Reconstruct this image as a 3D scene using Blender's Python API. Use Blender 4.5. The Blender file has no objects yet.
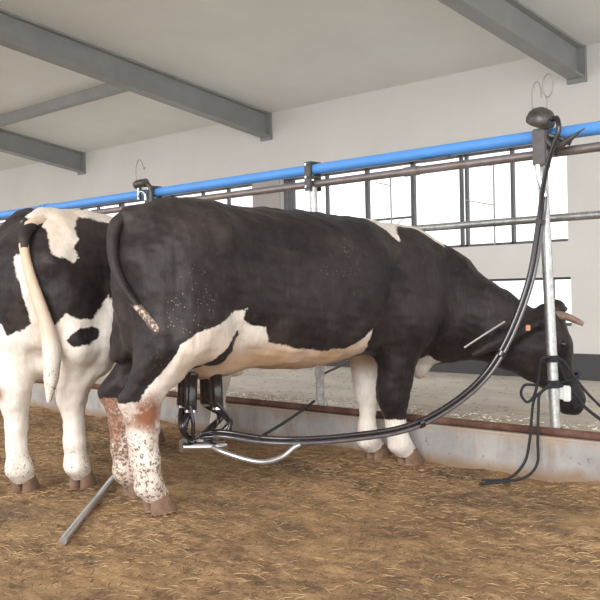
import bpy, bmesh, math, random
import numpy as np
from mathutils import Vector, Matrix
random.seed(7); rng = np.random.default_rng(7)
scene = bpy.context.scene
COL = scene.collection

# ------------------------------------------------------------------ camera
F = 940.0; EYE = 0.98
yaw = math.radians(44.5); roll = math.radians(1.2); pit = math.atan(9 / F)
fw = Vector((-math.sin(yaw), math.cos(yaw), 0)); rt = Vector((math.cos(yaw), math.sin(yaw), 0)); upv = Vector((0, 0, 1))
cf = fw * math.cos(pit) - upv * math.sin(pit); cu = upv * math.cos(pit) + fw * math.sin(pit)
cr = rt * math.cos(roll) - cu * math.sin(roll); cu2 = cu * math.cos(roll) + rt * math.sin(roll)
cam = bpy.data.cameras.new('camera'); cam.sensor_width = 36; cam.lens = F / 600 * 36; cam.clip_start = .05
camo = bpy.data.objects.new('camera', cam); COL.objects.link(camo)
M = Matrix((cr, cu2, -cf)).transposed().to_4x4(); M.translation = Vector((0, 0, EYE))
camo.matrix_world = M; scene.camera = camo

# ------------------------------------------------------------------ materials
class NT:
    def __init__(s, name, rough=.6, metal=0.0, spec=.4):
        s.m = bpy.data.materials.new(name); s.m.use_nodes = True
        s.t = s.m.node_tree; s.b = s.t.nodes['Principled BSDF']
        s.b.inputs['Roughness'].default_value = rough; s.b.inputs['Metallic'].default_value = metal
        s.b.inputs['Specular IOR Level'].default_value = spec
        s.tc = s.t.nodes.new('ShaderNodeTexCoord')
    def n(s, ty, **kw):
        x = s.t.nodes.new(ty)
        for k, v in kw.items(): setattr(x, k, v)
        return x
    def l(s, a, b): s.t.links.new(a, b)
    def noise(s, scale, detail=4, rough=.6, vec=None, stretch=None, coord='Object', dist=0):
        x = s.n('ShaderNodeTexNoise'); x.inputs['Scale'].default_value = scale
        x.inputs['Detail'].default_value = detail; x.inputs['Roughness'].default_value = rough
        x.inputs['Distortion'].default_value = dist
        src = s.tc.outputs[coord] if vec is None else vec
        if stretch:
            mp = s.n('ShaderNodeMapping'); mp.inputs['Scale'].default_value = stretch
            s.l(src, mp.inputs[0]); src = mp.outputs[0]
        s.l(src, x.inputs['Vector']); return x.outputs['Fac']
    def vor(s, scale):
        x = s.n('ShaderNodeTexVoronoi'); x.inputs['Scale'].default_value = scale
        s.l(s.tc.outputs['Object'], x.inputs['Vector']); return x.outputs['Distance']
    def rng(s, v, a, b, c=0, d=1):
        x = s.n('ShaderNodeMapRange'); s.l(v, x.inputs[0])
        for i, q in enumerate((a, b, c, d)): x.inputs[i + 1].default_value = q
        return x.outputs[0]
    def math(s, op, a, b=None):
        x = s.n('ShaderNodeMath', operation=op)
        for i, q in enumerate((a, b)):
            if q is None: continue
            if isinstance(q, (int, float)): x.inputs[i].default_value = q
            else: s.l(q, x.inputs[i])
        return x.outputs[0]
    def mix(s, f, a, b):
        x = s.n('ShaderNodeMix', data_type='RGBA')
        for i, q in ((0, f), (6, a), (7, b)):
            if isinstance(q, (int, float)): x.inputs[i].default_value = q
            elif isinstance(q, tuple): x.inputs[i].default_value = (*q, 1)
            else: s.l(q, x.inputs[i])
        return x.outputs[2]
    def col(s, c):
        if isinstance(c, tuple): s.b.inputs['Base Color'].default_value = (*c, 1)
        else: s.l(c, s.b.inputs['Base Color'])
        return s
    def bump(s, h, strength=.3, dist=.01):
        x = s.n('ShaderNodeBump'); x.inputs['Strength'].default_value = strength; x.inputs['Distance'].default_value = dist
        s.l(h, x.inputs['Height']); s.l(x.outputs[0], s.b.inputs['Normal']); return s
    def attr(s, name):
        x = s.n('ShaderNodeAttribute'); x.attribute_name = name; return x.outputs['Fac']

def simple(name, c, rough=.6, metal=0., spec=.4, var=.12, scale=6, bump=0):
    k = NT(name, rough, metal, spec)
    f = k.noise(scale, 5)
    k.col(k.mix(k.rng(f, .3, .7), tuple(v * (1 - var) for v in c), tuple(min(1, v * (1 + var)) for v in c)))
    if bump: k.bump(k.noise(scale * 8, 4), bump, .005)
    return k.m

MAT = {}
MAT['wall'] = simple('wall_paint', (.80, .785, .76), .85, var=.03, scale=1.5, bump=.05)
MAT['pier'] = simple('pier_plaster', (.48, .45, .43), .9, var=.05, scale=2)
MAT['dado'] = simple('dado_paint', (.085, .082, .09), .7, var=.1, scale=2)
MAT['ceiling'] = simple('ceiling_panel', (.80, .82, .79), .6, var=.05, scale=.8)
MAT['beam'] = simple('beam_paint', (.31, .32, .32), .55, var=.1, scale=3)
MAT['mullion'] = simple('window_steel', (.13, .125, .14), .5, var=.1)
MAT['palesteel'] = simple('pale_window_rod', (.45, .45, .43), .5, var=.1)
MAT['blue'] = simple('blue_pipe', (.12, .37, .88), .38, var=.06, scale=4)
k = NT('galvanised_steel', .38, .85)
f = k.noise(40, 5); k.col(k.mix(k.rng(f, .35, .65), (.42, .43, .43), (.66, .67, .66))); MAT['galv'] = k.m
MAT['rail'] = simple('milk_rail_steel', (.33, .28, .27), .4, .6, var=.2, scale=12)
k = NT('rusty_rail', .8, .2)
f = k.noise(9, 6); k.col(k.mix(k.rng(f, .35, .65), (.10, .045, .035), (.22, .12, .09))); k.bump(f, .3); MAT['rust'] = k.m
MAT['fitting'] = simple('dull_fitting', (.12, .115, .11), .42, .6, var=.3, scale=30)
MAT['box'] = simple('grey_bracket_plate', (.16, .15, .15), .5, .4, var=.15, scale=20)
MAT['shiny'] = simple('polished_steel', (.65, .67, .70), .2, 1, var=.08, scale=20)
MAT['rubber'] = simple('black_rubber', (.022, .017, .02), .16, 0, .75, var=.3, scale=20)
MAT['clear'] = simple('milk_tube_plastic', (.09, .08, .085), .16, 0, .8, var=.2, scale=20)
MAT['greytube'] = simple('silver_tube', (.48, .48, .49), .22, .7, var=.1)
MAT['rope'] = simple('dark_rope', (.025, .025, .03), .8, var=.3, scale=60, bump=.5)
MAT['white_plastic'] = simple('white_plastic', (.75, .75, .75), .45, var=.04)
MAT['horn'] = simple('horn', (.25, .17, .13), .45, var=.3, scale=25)
MAT['hoof'] = simple('hoof', (.20, .12, .08), .6, var=.35, scale=30, bump=.3)
MAT['eye'] = simple('eye', (.012, .01, .01), .08, spec=.8)
MAT['tag'] = simple('ear_tag', (.75, .38, .22), .5)
MAT['yellowish'] = simple('pale_strap', (.62, .58, .36), .7)
MAT['wire'] = simple('wire', (.35, .34, .32), .45, .6)

k = NT('straw_floor', .95, 0, .2)
n1 = k.noise(1.1, 6, .65, stretch=(1, 1.6, 1)); n2 = k.noise(7, 6, .7, stretch=(1, 2.2, 1)); n3 = k.noise(60, 4, .8)
n4 = k.noise(2.3, 5, .6)
n5 = k.noise(26, 5, .75)
c = k.mix(k.rng(n2, .36, .64), (.16, .095, .052), (.46, .29, .15))
c = k.mix(k.rng(n1, .50, .62, 0, .85), c, (.085, .056, .04))
c = k.mix(k.rng(n4, .52, .7, 0, .6), c, (.54, .34, .155))
c = k.mix(k.rng(n5, .55, .72, 0, .6), c, (.52, .39, .25))
c = k.mix(k.rng(n5, .3, .45, .75, 0), c, (.055, .036, .026))
c = k.mix(k.rng(n3, .5, .75, 0, .5), c, (.45, .34, .22))
c = k.mix(k.rng(n3, .28, .42, .6, 0), c, (.045, .03, .022))
k.col(c); k.bump(n3, .6, .02); MAT['floor'] = k.m

k = NT('feed_floor', .9, 0, .2)
n1 = k.noise(1.3, 6, .65, stretch=(1, 2, 1)); n2 = k.noise(14, 6, .7); n3 = k.noise(70, 3, .8)
c = k.mix(k.rng(n1, .35, .65), (.56, .51, .45), (.70, .645, .58))
c = k.mix(k.rng(n2, .56, .72, 0, .6), c, (.42, .30, .20))
c = k.mix(k.rng(n3, .60, .72, 0, .6), c, (.24, .16, .11))
sx = k.n('ShaderNodeSeparateXYZ'); k.l(k.tc.outputs['Object'], sx.inputs[0])
yy = k.math('ADD', sx.outputs[1], k.math('MULTIPLY', k.math('SUBTRACT', n1, .5), 1.1))
c = k.mix(k.math('MULTIPLY', k.rng(yy, 4.95, 5.6, .75, 0), k.rng(n2, .35, .6, .3, 1)), c, (.36, .27, .18))
k.col(c); k.bump(n2, .3, .01); MAT['feedfloor'] = k.m

k = NT('kerb_concrete', .85, 0, .25)
n1 = k.noise(2.2, 6, .65); n2 = k.noise(14, 5, .75); n3 = k.noise(5, 6, .7, stretch=(1, 1, .35))
c = k.mix(k.rng(n1, .35, .65), (.31, .305, .31), (.45, .43, .41))
c = k.mix(k.rng(n3, .48, .66, 0, .65), c, (.23, .15, .11))
c = k.mix(k.rng(n2, .62, .70, 0, .85), c, (.10, .07, .06))
sx = k.n('ShaderNodeSeparateXYZ'); k.l(k.tc.outputs['Object'], sx.inputs[0])
zz = k.math('ADD', sx.outputs[2], k.math('MULTIPLY', k.math('SUBTRACT', n3, .5), .16))
c = k.mix(k.rng(zz, .015, .07, .8, 0), c, (.26, .16, .085))
c = k.mix(k.rng(zz, .16, .215, 0, .65), c, (.44, .33, .24))
k.col(c); k.bump(n2, .2, .01); MAT['kerb'] = k.m

MAT['straw'] = simple('straw_strand', (.42, .29, .15), .8, var=.35, scale=2.0)
MAT['strawd'] = simple('dark_straw_strand', (.16, .09, .045), .85, var=.4, scale=2.0)
MAT['feed'] = simple('white_feed', (.80, .77, .72), .9, var=.08, scale=20)
MAT['yard'] = simple('pale_yard', (.80, .80, .74), .9, var=.04)
k = NT('window_glass', .02)
k.b.inputs['Transmission Weight'].default_value = 1; k.b.inputs['IOR'].default_value = 1.01
k.col((.97, .98, .98)); MAT['glass'] = k.m

# coat: white / black holstein patches with attributes
k = NT('holstein_coat', .55, 0, .30)
n_e = k.noise(22, 5, .7); n_e2 = k.noise(90, 3, .7)
d = k.attr('patch')
d = k.math('ADD', d, k.math('MULTIPLY', k.math('SUBTRACT', n_e, .5), .035))
d = k.math('ADD', d, k.math('MULTIPLY', k.math('SUBTRACT', n_e2, .5), .014))
w = k.rng(d, -.0035, .0035)
nb = k.noise(5, 5, .65); hair = k.noise(55, 4, .7, stretch=(1, 1, .22))
black = k.mix(k.rng(nb, .35, .7), (.012, .009, .010), (.036, .027, .027))
black = k.mix(k.rng(hair, .55, .8, 0, .35), black, (.10, .085, .08))
big = k.noise(2.6, 6, .7)
black = k.mix(k.rng(big, .52, .72, 0, .5), black, (.10, .075, .068))
fl = k.vor(58); dn = k.noise(3.1, 3); fk = k.attr('fleck')
black = k.mix(k.math('MULTIPLY', k.rng(k.math('ADD', fl, k.math('MULTIPLY', n_e2, .25)), .22, .26, 1, 0), k.math('MAXIMUM', k.rng(dn, .60, .66), k.rng(k.math('MULTIPLY', fk, n_e), .25, .32))), black, (.34, .27, .22))
white = k.mix(k.rng(hair, .3, .7), (.70, .63, .56), (.84, .80, .74))
tan = k.attr('tan')
white = k.mix(k.math('MULTIPLY', tan, k.rng(nb, .25, .7, .35, .95)), white, (.60, .37, .20))
# mud
mud = k.attr('mud'); m1 = k.noise(62, 4, .75); m2 = k.noise(9, 5, .7)
mf = k.math('MULTIPLY', k.rng(k.math('ADD', m1, k.math('MULTIPLY', mud, .12)), .62, .66), k.rng(mud, .0, .25))
white = k.mix(k.math('MULTIPLY', k.rng(k.math('ADD', m2, k.math('MULTIPLY', mud, .22)), .55, .75, 0, .55), k.rng(mud, 0, .3)), white, (.46, .29, .19))
white = k.mix(k.math('MULTIPLY', mf, .85), white, (.075, .045, .04))
hk = k.attr('stain')
white = k.mix(k.math('MULTIPLY', hk, k.rng(m2, .32, .55)), white, (.25, .105, .06))
c = k.mix(w, black, white)
k.col(c); k.bump(hair, .35, .006); k.b.inputs['Sheen Weight'].default_value = .04; k.b.inputs['Sheen Roughness'].default_value = .4
MAT['coat'] = k.m

# ------------------------------------------------------------------ object helpers
def mesh_obj(name, verts, faces, mat, parent=None, smooth=False):
    me = bpy.data.meshes.new(name)
    if isinstance(verts, np.ndarray):
        me.from_pydata(verts.tolist(), [], faces.tolist() if isinstance(faces, np.ndarray) else faces)
    else: me.from_pydata([tuple(v) for v in verts], [], faces)
    me.materials.append(MAT[mat] if isinstance(mat, str) else mat)
    if smooth: me.polygons.foreach_set('use_smooth', [True] * len(me.polygons))
    me.update()
    o = bpy.data.objects.new(name, me); COL.objects.link(o)
    if parent: o.parent = parent
    return o
def tag(o, label=None, cat=None, group=None, kind=None):
    if label: o['label'] = label
    if cat: o['category'] = cat
    if group: o['group'] = group
    if kind: o['kind'] = kind
    return o
def empty(name, loc, rz=0, **kw):
    o = bpy.data.objects.new(name, None); o.empty_display_size = .1; COL.objects.link(o)
    o.location = loc; o.rotation_euler = (0, 0, rz); tag(o, **kw); return o
class MB:
    def __init__(s): s.v = []; s.f = []
    def add(s, v, f):
        b = len(s.v); s.v += [tuple(q) for q in v]; s.f += [tuple(b + i for i in q) for q in f]; return s
    def box(s, x0, y0, z0, x1, y1, z1):
        v = [(x, y, z) for z in (z0, z1) for y in (y0, y1) for x in (x0, x1)]
        return s.add(v, [(0, 2, 3, 1), (4, 5, 7, 6), (0, 1, 5, 4), (2, 6, 7, 3), (0, 4, 6, 2), (1, 3, 7, 5)])
    def hexa(s, v): return s.add(v, [(0, 2, 3, 1), (4, 5, 7, 6), (0, 1, 5, 4), (2, 6, 7, 3), (0, 4, 6, 2), (1, 3, 7, 5)])
    def tube(s, pts, r, n=10, cap=True):
        P = [Vector(p) for p in pts]; R = r if isinstance(r, (list, tuple)) else [r] * len(P)
        T = [(P[min(i + 1, len(P) - 1)] - P[max(i - 1, 0)]).normalized() for i in range(len(P))]
        a = Vector((0, 0, 1)) if abs(T[0].z) < .9 else Vector((1, 0, 0))
        N = (a - T[0] * a.dot(T[0])).normalized(); v = []
        for i, p in enumerate(P):
            N = (N - T[i] * N.dot(T[i])).normalized(); B = T[i].cross(N)
            for j in range(n):
                an = 2 * math.pi * j / n; v.append(p + (N * math.cos(an) + B * math.sin(an)) * R[i])
        f = [(i * n + j, i * n + (j + 1) % n, (i + 1) * n + (j + 1) % n, (i + 1) * n + j) for i in range(len(P) - 1) for j in range(n)]
        if cap: f += [tuple(range(n))[::-1], tuple((len(P) - 1) * n + j for j in range(n))]
        return s.add(v, f)
    def lathe(s, prof, c=(0, 0, 0), axis=(0, 0, 1), n=20):
        A = Vector(axis).normalized(); a = Vector((1, 0, 0)) if abs(A.x) < .9 else Vector((0, 1, 0))
        N = (a - A * a.dot(A)).normalized(); B = A.cross(N); c = Vector(c); v = []
        for (r, h) in prof:
            for j in range(n):
                an = 2 * math.pi * j / n; v.append(c + A * h + (N * math.cos(an) + B * math.sin(an)) * max(r, 1e-4))
        f = [(i * n + j, i * n + (j + 1) % n, (i + 1) * n + (j + 1) % n, (i + 1) * n + j) for i in range(len(prof) - 1) for j in range(n)]
        f += [tuple(range(n))[::-1], tuple((len(prof) - 1) * n + j for j in range(n))]
        return s.add(v, f)
    def build(s, name, mat, parent=None, smooth=True, angle=40, bevel=0, off=None):
        if off is not None: s.v = [(x - off[0], y - off[1], z - off[2]) for x, y, z in s.v]
        o = mesh_obj(name, s.v, s.f, mat, parent)
        bm = bmesh.new(); bm.from_mesh(o.data)
        if bevel:
            bmesh.ops.bevel(bm, geom=[e for e in bm.edges if len(e.link_faces) == 2 and e.calc_face_angle(0) > .8], offset=bevel, segments=2, affect='EDGES')
        bmesh.ops.recalc_face_normals(bm, faces=bm.faces)
        if smooth:
            for fc in bm.faces: fc.smooth = True
            for e in bm.edges:
                if len(e.link_faces) == 2 and e.calc_face_angle(0) > math.radians(angle): e.smooth = False
        bm.to_mesh(o.data); bm.free(); return o
def spline(pts, k=8):
    P = [np.array(p, float) for p in pts]; P = [2 * P[0] - P[1]] + P + [2 * P[-1] - P[-2]]; out = []
    for i in range(1, len(P) - 2):
        for j in range(k):
            t = j / k; a, b, c, d = P[i - 1:i + 3]
            out.append(.5 * ((2 * b) + (-a + c) * t + (2 * a - 5 * b + 4 * c - d) * t * t + (-a + 3 * b - 3 * c + d) * t ** 3))
    out.append(P[-2]); return [tuple(float(x) for x in q) for q in out]

# ------------------------------------------------------------------ SDF cow
def rc(P, a, b, r0, r1):
    a = np.array(a); b = np.array(b); ab = b - a
    t = np.clip(((P - a) @ ab) / max(ab @ ab, 1e-9), 0, 1)
    return np.linalg.norm(P - a - t[..., None] * ab, axis=-1) - (r0 + (r1 - r0) * t)
def ell(P, c, r):
    q = (P - np.array(c)) / np.array(r); n = np.linalg.norm(q, axis=-1) + 1e-9
    l = np.linalg.norm(P - np.array(c), axis=-1); return l * (1 - 1 / n)
def smin(a, b, k):
    h = np.maximum(k - np.abs(a - b), 0) / k
    return np.minimum(a, b) - h * h * k * .25
def trunk(P, st):
    st = np.array(st); x = P[..., 0]
    xs = np.clip(x, st[0, 0], st[-1, 0])
    # smooth interpolation of the profile
    def I(c):
        xi = np.linspace(st[0, 0], st[-1, 0], 400); yi = np.interp(xi, st[:, 0], st[:, c])
        ker = np.hanning(29); ker /= ker.sum(); yp = np.pad(yi, 14, mode='reflect', reflect_type='odd')
        yi = np.convolve(yp, ker, 'valid'); return np.interp(xs, xi, yi)
    zt, zb, w, zm = I(1), I(2), I(3), I(4)
    y = P[..., 1]; z = P[..., 2] - zm
    hz = np.where(z > 0, zt - zm, zm - zb); hz = np.maximum(hz, .02); w = np.maximum(w, .02)
    p = np.where(z > 0, 2.15, 2.3)
    q = ((np.abs(y) / w) ** p + (np.abs(z) / hz) ** p) ** (1 / p) + 1e-6
    l = np.sqrt(y * y + z * z); d = l * (1 - 1 / q)
    ex = np.abs(x - xs); return np.where(ex > 0, np.sqrt(np.maximum(d, 0) ** 2 + ex ** 2) + np.minimum(d, 0) * 0, d)
def surface_nets(fun, lo, hi, h):
    n = [int(math.ceil((hi[i] - lo[i]) / h)) + 1 for i in range(3)]
    ax = [lo[i] + h * np.arange(n[i]) for i in range(3)]
    V = fun(ax, n)
    S = V < 0
    cnt = np.zeros([m - 1 for m in n], np.int8)
    for dx in (0, 1):
        for dy in (0, 1):
            for dz in (0, 1): cnt += S[dx:n[0] - 1 + dx, dy:n[1] - 1 + dy, dz:n[2] - 1 + dz]
    act = (cnt > 0) & (cnt < 8); idx = -np.ones(act.shape, np.int64); ids = np.argwhere(act); idx[act] = np.arange(len(ids))
    acc = np.zeros((len(ids), 3)); num = np.zeros(len(ids))
    i, j, k = ids.T
    for e in range(3):
        for o1 in (0, 1):
            for o2 in (0, 1):
                o = [0, 0, 0]; oth = [q for q in range(3) if q != e]; o[oth[0]] = o1; o[oth[1]] = o2
                a = V[i + o[0], j + o[1], k + o[2]]; o_ = list(o); o_[e] = 1
                b = V[i + o_[0], j + o_[1], k + o_[2]]
                m = (a < 0) != (b < 0); t = np.where(m, a / np.where(m, a - b, 1), 0)
                p = np.tile(np.array(o, float), (len(ids), 1)); p[:, e] += t
                acc[m] += p[m]; num[m] += 1
    verts = (ids + acc / num[:, None]) * h + np.array(lo)
    faces = []
    for e in range(3):
        u, v = (e + 1) % 3, (e + 2) % 3
        sl = [slice(None)] * 3; sl2 = [slice(None)] * 3
        sl[e] = slice(0, n[e] - 1); sl2[e] = slice(1, n[e])
        A, B = S[tuple(sl)], S[tuple(sl2)]
        g = np.argwhere(A != B)
        ok = (g[:, u] > 0) & (g[:, v] > 0) & (g[:, u] < n[u] - 1) & (g[:, v] < n[v] - 1); g = g[ok]
        fl = A[tuple(g.T)]
        def gi(du, dv):
            q = g.copy(); q[:, u] -= du; q[:, v] -= dv; return idx[tuple(q.T)]
        q = np.stack([gi(1, 1), gi(0, 1), gi(0, 0), gi(1, 0)], 1)
        q[~fl] = q[~fl][:, ::-1]; faces.append(q)
    return verts, np.concatenate(faces)

def poly_sd(s, z, poly):
    p = np.array(poly, float); P = np.stack([s, z], -1); d = np.full(s.shape, 1e9); ins = np.zeros(s.shape, bool)
    for a, b in zip(p, np.roll(p, -1, 0)):
        ab = b - a; t = np.clip(((P - a) @ ab) / max(ab @ ab, 1e-9), 0, 1)
        d = np.minimum(d, np.linalg.norm(P - a - t[:, None] * ab, axis=-1))
        c = ((a[1] > z) != (b[1] > z)) & (s < (b[0] - a[0]) * (z - a[1]) / (b[1] - a[1] + 1e-12) + a[0]); ins ^= c
    return np.where(ins, d, -d)
def patches(s, z, white, black):
    d = np.full(s.shape, -1.0)
    for q in white: d = np.maximum(d, poly_sd(s, z, q))
    for q in black: d = np.minimum(d, -poly_sd(s, z, q))
    return d

TRUNK = [  # x, top, bottom, half width, height of the widest place
    (-.245, 1.16, .98, .05, 1.08), (-.21, 1.23, .84, .12, 1.04), (-.15, 1.31, .74, .19, 1.03), (-.05, 1.375, .68, .235, 1.05), (.08, 1.41, .66, .265, 1.08),
    (.2, 1.43, .65, .285, 1.12), (.35, 1.43, .64, .30, 1.13), (.5, 1.42, .62, .305, 1.06), (.75, 1.413, .59, .345, .98), (1.0, 1.403, .575, .365, .95),
    (1.3, 1.39, .60, .345, .95), (1.5, 1.37, .63, .30, .96), (1.65, 1.355, .635, .275, .95), (1.8, 1.325, .60, .25, .93), (1.92, 1.28, .56, .205, .92), (2.03, 1.16, .60, .15, .9), (2.12, 1.05, .72, .09, .88)]

def build_cow(name, loc, rz, label, P):
    """P: legs, neck chains, head frame, patches"""
    prims = []
    def cap(a, b, r0, r1, k=.05): prims.append((rc, (a, b, r0, r1), k))
    def el(c, r, k=.05): prims.append((ell, (c, r), k))
    for sy, L in (('R', P['hindR']), ('L', P['hindL'])):
        s = -1 if sy == 'R' else 1; hx, hy = L['hoof']; ox = L.get('dx', 0); g = L.get('g', 1)
        cap((.16, s * .15, 1.12), (.14, s * .19, .86), .17, .19, .12)
        cap((-.06, s * .13, 1.08), (-.10, s * .18, .76), .11, .095, .1)
        cap((.20, s * .22, .88), (.30, s * .245, .74), .13, .085, .1)
        hk = (hx - .05, hy, .52)
        cap((.06 + ox * .5, s * .215, .74), hk, .15, .075, .07)
        cap((-.08 + ox * .5, s * .20, .70), (hk[0] - .055, hk[1], .55), .075, .034, .05)
        if L.get('gas'): cap((-.08, s * .20, .72), (hk[0] - .035, hk[1], .57), .115, .06, .06)
        cap((hk[0] - .045, hk[1], .545), (hk[0] - .02, hk[1], .46), .045, .05, .04)
        cap(hk, (hx - .045, hy, .24), .074 * g, .052 * g, .05)
        cap((hx - .045, hy, .24), (hx - .03, hy, .13), .052 * g, .062, .03)
        cap((hx - .03, hy, .13), (hx + .01, hy, .075), .06, .056, .03)
        el((hx - .07, hy, .115), (.022, .035, .025), .02)
    for sy, L in (('R', P['foreR']), ('L', P['foreL'])):
        s = -1 if sy == 'R' else 1; hx, hy = L['hoof']; ox = L.get('dx', 0); g = L.get('g', 1); kx = L.get('kx', 0)
        cap((1.64, s * .16, 1.10), (1.60, s * .185, .86), .13, .16, .14)
        cap((1.74, s * .15, .92), (1.60, s * .18, .76), .11, .12, .1)
        cap((1.56 + ox, s * .185, .80), (hx - .02 - kx, hy, .44), .135 * g, .085 * g, .08)
        cap((hx - .015 - kx, hy, .46), (hx - .015 - kx, hy, .38), .076 * g, .076 * g, .04)
        cap((hx - .02 - kx, hy, .38), (hx - .025 - kx * .4, hy, .2), .066 * g, .052 * g, .04)
        cap((hx - .025 - kx * .4, hy, .2), (hx - .015, hy, .125), .052, .062, .03)
        cap((hx - .015, hy, .125), (hx + .035, hy, .075), .06, .056, .03)
        el((hx - .06, hy, .11), (.022, .035, .025), .02)
    el(P.get('udder', (.42, 0, .69)), (.22, .175, .135), .07)
    for ty in (-.07, .07):
        for tx in ((.29, .41) if ty < 0 else (.345, .46)): cap((tx, ty, .60), (tx, ty, .545), .02, .014, .025)
    el((1.86, -.0, .585), (.09, .07, .135), .07)            # brisket
    el((.33, .235, 1.24), (.09, .07, .07), .1); el((.33, -.235, 1.24), (.09, .07, .07), .1)   # hooks
    el((-.17, .12, 1.15), (.06, .055, .06), .08); el((-.17, -.12, 1.15), (.06, .055, .06), .08)
    el((-.10, 0, 1.335), (.10, .035, .045), .06)
    for (a, b, r0, r1) in P['neck']: cap(a, b, r0, r1, .09)
    hp, ha, hn, hs = [np.array(v, float) for v in P['head']]
    H = lambda a, n, s=0: tuple(hp + ha * a + hn * n + hs * s)
    for s in (-1, 1):
        cap(H(.03, -.06, s * .04), H(.17, -.05, s * .06), .065, .072, .05)
        cap(H(.15, -.15, s * .055), H(.36, -.12, s * .03), .068, .035, .05)
        cap(H(.15, -.03, s * .075), H(.17, -.03, s * .08), .035, .03, .03)      # brow
        cap(H(.49, -.05, s * .03), H(.53, -.065, s * .035), .056, .046, .03)
    cap(H(.04, -.02), H(.22, -.045), .06, .068, .05)
    cap(H(.2, -.06), H(.50, -.07), .08, .062, .05)
    cap(H(.42, -.11), H(.52, -.115), .045, .034, .04)
    cap(H(-.015, -.05), H(.02, -.04), .05, .05, .04)
    ears = P['ears']
    for (r, t) in ears:
        r = np.array(r); t = np.array(t); m = r * .5 + t * .5; m[2] += .01
        cap(tuple(r), tuple(m), .026, .05, .03); cap(tuple(m), tuple(r * .05 + t * .95), .05, .016, .02)
    neg = [(ell, (H(.545, -.03, s * .038), (.014, .014, .02)), .02) for s in (-1, 1)]
    neg += [(rc, (H(.53, -.103, -.07), H(.53, -.103, .07), .006, .006), .01), (rc, (H(.46, -.10, -.09), H(.53, -.103, -.06), .008, .006), .01), (rc, (H(.46, -.10, .09), H(.53, -.103, .06), .008, .006), .01)]
    if P.get('flank', True):   # shallow hollows: paralumbar fossa and behind the shoulder
        for s in (-1, 1): neg += [(ell, ((.62, s * .44, 1.22), (.16, .12, .10)), .12), (ell, ((1.38, s * .46, .92), (.05, .13, .22)), .12)]
    bx = P['box']
    def fun(ax, n):
        X = np.stack(np.meshgrid(*ax, indexing='ij'), -1).astype(np.float32)
        V = np.full(n, 9.0, np.float32)
        i1 = np.searchsorted(ax[0], 2.3); V[:i1] = trunk(X[:i1], TRUNK)
        for fnc, a, k in prims:
            pts = np.array([a[0], a[1]]) if fnc is rc else np.array([np.array(a[0]) - a[1], np.array(a[0]) + a[1]])
            rr = (max(a[2], a[3]) if fnc is rc else 0) + k + .04
            lo = pts.min(0) - rr; hi = pts.max(0) + rr
            sl = tuple(slice(max(0, np.searchsorted(ax[i], lo[i])), np.searchsorted(ax[i], hi[i])) for i in range(3))
            V[sl] = smin(V[sl], fnc(X[sl], *a), k)
        for fnc, a, k in neg:
            pts = np.array([a[0], a[1]]) if fnc is rc else np.array([np.array(a[0]) - a[1], np.array(a[0]) + a[1]])
            rr = (max(a[2], a[3]) if fnc is rc else 0) + k + .02
            lo = pts.min(0) - rr; hi = pts.max(0) + rr
            sl = tuple(slice(max(0, np.searchsorted(ax[i], lo[i])), np.searchsorted(ax[i], hi[i])) for i in range(3))
            V[sl] = -smin(-V[sl], fnc(X[sl], *a), k)
        return V
    v, f = surface_nets(fun, bx[0], bx[1], .0125)
    # slight unevenness of muscle and hide
    root = empty(name, loc, rz, label=label[0], cat='cow')
    wv = P['warp'](v) if 'warp' in P else v
    body = mesh_obj('body', wv, f, 'coat', root, smooth=True)
    N = np.zeros((len(v), 3)); body.data.vertices.foreach_get('co', N.reshape(-1)) ; nv = np.zeros(len(v) * 3); body.data.vertex_normals.foreach_get('vector', nv); nv = nv.reshape(-1, 3)
    rg = np.random.default_rng(11); dsp = np.zeros(len(v))
    for fr, am, cnt in ((7, .0016, 14), (22, .0009, 18), (60, .0005, 18)):
        for _ in range(cnt):
            kk = rg.normal(0, fr, 3); dsp += am * np.sin(v @ kk + rg.uniform(0, 6.3))
    xx, yy, zz = v.T
    rib = np.clip((xx - .55) / .15, 0, 1) * np.clip((1.3 - xx) / .15, 0, 1) * np.clip((zz - .78) / .1, 0, 1) * np.clip((1.2 - zz) / .15, 0, 1)
    dsp += .0014 * rib * np.sin((xx + .22 * (zz - .9)) * 2 * math.pi / .095)
    if 'crest' in P:
        cx = P['crest'](v); dsp += .010 * cx * np.abs(np.sin((xx * .8 - yy * .6) * math.pi / .034))
    wv = wv + nv * (dsp * np.clip((zz - .05) / .3, .3, 1))[:, None]
    body.data.vertices.foreach_set('co', wv.astype(np.float32).ravel()); body.data.update()
    def attrs(o, v):
        at = P['attr'](v)
        for nme, val in at.items():
            a = o.data.attributes.new(nme, 'FLOAT', 'POINT'); a.data.foreach_set('value', val.astype(np.float32))
    attrs(body, v)
    # tail
    tp = spline(P['tail'], 6); m = len(tp)

    rr = [float(np.interp(i / (m - 1), *P['tail_r'])) for i in range(m)]
    tb = MB().tube(tp, rr, 10); to = tb.build('tail', 'coat', root); tv = np.array([q.co[:] for q in to.data.vertices])
    to['label'] = P['tail_label']
    at = P['tail_attr'](tv)
    for nme, val in at.items():
        a = to.data.attributes.new(nme, 'FLOAT', 'POINT'); a.data.foreach_set('value', val.astype(np.float32))
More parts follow.
